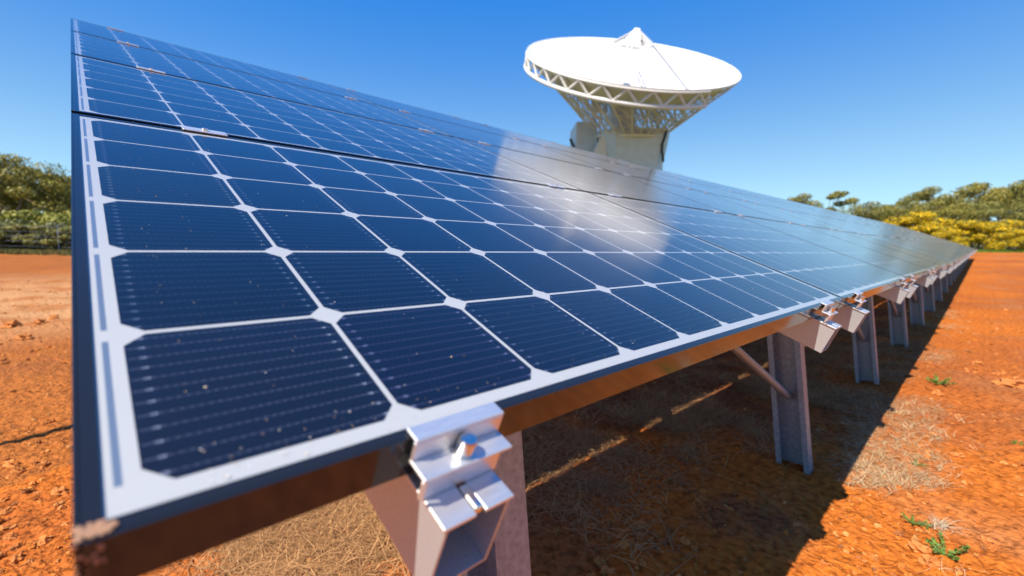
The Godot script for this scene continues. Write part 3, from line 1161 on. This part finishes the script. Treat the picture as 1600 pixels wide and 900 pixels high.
func build_small_things() -> void:
	var earth := [Color(0.5, 0.17, 0.035), Color(0.42, 0.15, 0.04), Color(0.56, 0.22, 0.06), Color(0.34, 0.13, 0.045), Color(0.6, 0.27, 0.09)]
	var middle := atan2(-BACK.z, -BACK.x)
	# gravel and clods
	for kind in 3:
		var places := []
		for k in 8000:
			var r := 0.9 * pow(22.0, rng.randf())
			var a := middle + rng.randf_range(-1.0, 1.0)
			var u := EYE.x + r * cos(a)
			var w := -(EYE.z + r * sin(a))
			if patch_noise.get_noise_2d(u * 6.0, w * 6.0 + 30.0) < -0.12:
				continue
			if w > 0.1 and w < 4.0 and u > 0.3 and rng.randf() < 0.6:
				continue
			var size := 0.0028 * pow(5.5, pow(rng.randf(), 2.2)) * (1.0 if r < 6.0 else 1.5)
			if w > 0.6 * u + 2.0:
				size *= 1.25
			places.append(Transform3D(Basis.from_euler(Vector3(rng.randf_range(-0.4, 0.4), rng.randf() * TAU, rng.randf_range(-0.4, 0.4))).scaled(Vector3.ONE * size), Vector3(u, ground(u, w) + size * 0.12, -w)))
		scatter("gravel", stone_mesh([0.5, 0.65, 0.8][kind]), M.stone, places, earth, ["fine flat red gravel strewn over the bare earth", "fine angular red gravel strewn over the bare earth", "fine rounded red clods strewn over the bare earth"][kind], "gravel")

	# dead grass: matted under the array, thin along the edge of its shade
	var straw := [Color(0.5, 0.28, 0.12), Color(0.42, 0.22, 0.095), Color(0.58, 0.34, 0.16), Color(0.33, 0.165, 0.075)]
	var mat := []
	for k in 4200:
		var u := rng.randf_range(0.2, 1.0) + 9.0 * pow(rng.randf(), 1.7)
		var w := rng.randf_range(0.15, 2.4)
		var dense := patch_noise.get_noise_2d(u * 4.0 + 9.0, w * 4.0)
		if dense < (-0.04 if u < 4.0 else -0.12) or (u < 3.0 and w < 0.85 and dense < 0.25):
			continue
		mat.append(spot(u, w, rng.randf_range(0.7, 1.3)))
	for k in 320:
		var c := ground_at(500.0, 842.0)
		mat.append(spot(c.x + rng.randfn() * 0.2, -c.z + rng.randfn() * 0.16, rng.randf_range(0.5, 1.0)))
	for k in 700:
		var u := rng.randf_range(0.7, 6.0)
		var w := 1.02 + rng.randfn() * 0.22
		if patch_noise.get_noise_2d(u * 7.0 + 5.0, w * 7.0) > 0.0:
			mat.append(spot(u, w, rng.randf_range(0.8, 1.5)))
	scatter("dead_grass", tuft_mesh(26, 0.15, 0.05, 0.0016), M.straw, mat, straw, "matted dead grass lying on the earth under the array", "grass")
	var edge := []
	for k in 900:
		var u := rng.randf_range(1.6, 12.0)
		var w := 0.12 + rng.randfn() * 0.16 - 0.1 * rng.randf()
		if patch_noise.get_noise_2d(u * 3.0, w * 5.0 + 70.0) > 0.06:
			edge.append(spot(u, w, rng.randf_range(0.35, 0.8)))
	for k in 520:
		var c := ground_at(rng.randf_range(1320.0, 1470.0), rng.randf_range(610.0, 765.0))
		if patch_noise.get_noise_2d(c.x * 3.0, c.z * 5.0 + 20.0) > -0.02:
			edge.append(spot(c.x, -c.z, rng.randf_range(0.35, 0.8)))
	for k in 160:
		var u := rng.randf_range(2.0, 16.0)
		var w := rng.randf_range(-3.5, 0.0)
		if patch_noise.get_noise_2d(u * 3.0, w * 3.0 + 170.0) > 0.12:
			edge.append(spot(u, w, rng.randf_range(0.35, 0.8)))
	scatter("dry_stalks", tuft_mesh(9, 0.16, 0.05, 0.0016), M.straw, edge, [Color(0.56, 0.4, 0.22), Color(0.48, 0.33, 0.17), Color(0.66, 0.5, 0.3)], "loose dry stalks along the edge of the array's shade", "grass")

	# a bleached clump and the green weeds beside it
	var bleached := thing("dry_weed", "bleached dead weed beside the small green weeds on the red earth", "plant", Transform3D(Basis(), ground_at(1472.0, 822.0)))
	part("stems", tuft_mesh(60, 0.085, 0.02, 0.0013), tinted(Color(0.62, 0.52, 0.36)), bleached)
	for e in [[1478.0, 866.0, 1.0, "branching green weed growing on bare red earth below the bleached clump"], [1427.0, 818.0, 0.55, "small green weed sprig beside the bleached dead clump"], [1447.0, 822.0, 0.4, "tiny green sprig between a weed and the bleached clump"], [1434.0, 726.0, 0.45, "small green sprout alone on bare earth past the dry stalks"], [1466.0, 600.0, 1.3, "low yellow-green weed at the edge of the array's shade"], [1590.0, 694.0, 0.5, "small green sprout on open red earth away from the array"]]:
		weed(ground_at(e[0], e[1]), e[2], e[3])

	# stones one can pick out
	var meshes := [stone_mesh(0.6), stone_mesh(0.65), stone_mesh(0.75), stone_mesh(0.5)]
	for e in [[1000.0, 822.0, 0.045, 3], [975.0, 853.0, 0.03, 1], [1070.0, 847.0, 0.026, 2], [1085.0, 858.0, 0.024, 1], [938.0, 880.0, 0.034, 0], [950.0, 894.0, 0.036, 3], [1018.0, 845.0, 0.02, 1], [1090.0, 782.0, 0.016, 2], [1032.0, 846.0, 0.018, 0], [1004.0, 880.0, 0.02, 2]]:
		stone(meshes, e, "flat reddish stone lying in the shade under the array", "stones in the shade under the array")
	for e in [[1436.0, 858.0, 0.05, 3], [1452.0, 880.0, 0.045, 0], [1540.0, 846.0, 0.03, 1], [1497.0, 712.0, 0.04, 3], [1527.0, 569.0, 0.06, 1], [1582.0, 603.0, 0.14, 3], [1565.0, 585.0, 0.05, 0], [1465.0, 616.0, 0.05, 0]]:
		stone(meshes, e, "pale orange stone lying on open sunlit earth beside the array's shade", "stones on the open earth")
	for e in [[18.0, 728.0, 0.05, 1], [28.0, 738.0, 0.04, 2], [68.0, 728.0, 0.05, 3], [92.0, 770.0, 0.05, 3], [28.0, 876.0, 0.04, 0], [68.0, 848.0, 0.035, 2], [18.0, 840.0, 0.03, 1], [12.0, 800.0, 0.03, 2], [64.0, 505.0, 0.12, 1], [18.0, 512.0, 0.16, 0], [84.0, 498.0, 0.1, 2], [40.0, 530.0, 0.12, 1], [276.0, 880.0, 0.022, 2], [300.0, 862.0, 0.018, 1], [246.0, 878.0, 0.016, 2]]:
		stone(meshes, e, "rough orange clod on the broken earth past the array's open end", "clods past the array's end")

	# specks of dust and seed husks on the glass
	var specks := []
	for k in 760:
		var u := rng.randf_range(0.0, 1.0)
		u = 3.2 * u * u + 0.03
		var v := 1.7 * pow(rng.randf(), 1.3)
		if k % 4 == 0:
			v = -0.008 + 0.03 * pow(rng.randf(), 2.0)
		var t := frame_at(u, v, 0.0014)
		if u < 1.6 and v < 0.95 or k % 2:
			var size := rng.randf_range(0.0002, 0.0004) * (2.2 if k % 23 == 0 else 1.0)
			t.basis = t.basis * Basis(Vector3.UP, rng.randf() * TAU).scaled(Vector3(size * rng.randf_range(1.0, 2.2), size * 0.5, size))
			specks.append(t)
	scatter("dust_specks", stone_mesh(0.8), M.stone, specks, [Color(0.6, 0.5, 0.36), Color(0.7, 0.66, 0.6), Color(0.5, 0.36, 0.2)], "specks of dust and seed husks lying on the panel glass", "dust")


func spot(u: float, w: float, size: float) -> Transform3D:
	return Transform3D(Basis(Vector3.UP, rng.randf() * TAU).scaled(Vector3.ONE * size), Vector3(u, ground(u, w), -w))


func tinted(c: Color) -> StandardMaterial3D:
	var m: StandardMaterial3D = M.straw.duplicate()
	m.albedo_color = c.linear_to_srgb()
	return m


func stone(meshes: Array, e: Array, label: String, group: String) -> void:
	var p := ground_at(e[0], e[1])
	var size: float = e[2] * 0.68
	var o := MeshInstance3D.new()
	o.name = numbered("stone")
	o.mesh = meshes[e[3]]
	var m: StandardMaterial3D = M.stone.duplicate()
	m.albedo_color = (Color(0.5, 0.19, 0.055) * rng.randf_range(0.85, 1.15)).linear_to_srgb()
	o.material_override = m
	add_child(o)
	o.transform = Transform3D(Basis(Vector3.UP, rng.randf() * TAU).scaled(Vector3.ONE * size), p + Vector3.UP * size * 0.08)
	mark(o, label, "stone", group)


func weed(p: Vector3, size: float, label: String) -> void:
	var t := thing("green_weed", label, "weed", Transform3D(Basis(Vector3.UP, rng.randf() * TAU).scaled(Vector3.ONE * size), p), "green weeds on the earth")
	var stems := Shape.new()
	var s := Shape.new()
	s.colored = true
	for k in 6:
		var a := TAU * k / 6 + rng.randf() * 0.8
		var d := Vector3(cos(a), 0, sin(a))
		var tip := d * rng.randf_range(0.05, 0.11) + Vector3.UP * rng.randf_range(0.015, 0.04)
		stems.tube(Vector3.UP * -0.004, tip, 0.0012, 0.0008, 5)
		for j in 16:
			var q := tip * (0.2 + 0.8 * j / 15.0)
			leaves(s, q, Vector3.ONE * 0.007, 3, 0.008, [Color(0.13, 0.24, 0.05), Color(0.17, 0.28, 0.06)])
	part("stems", stems, tinted(Color(0.2, 0.24, 0.08)), t)
	part("foliage", s, M.leaf, t)
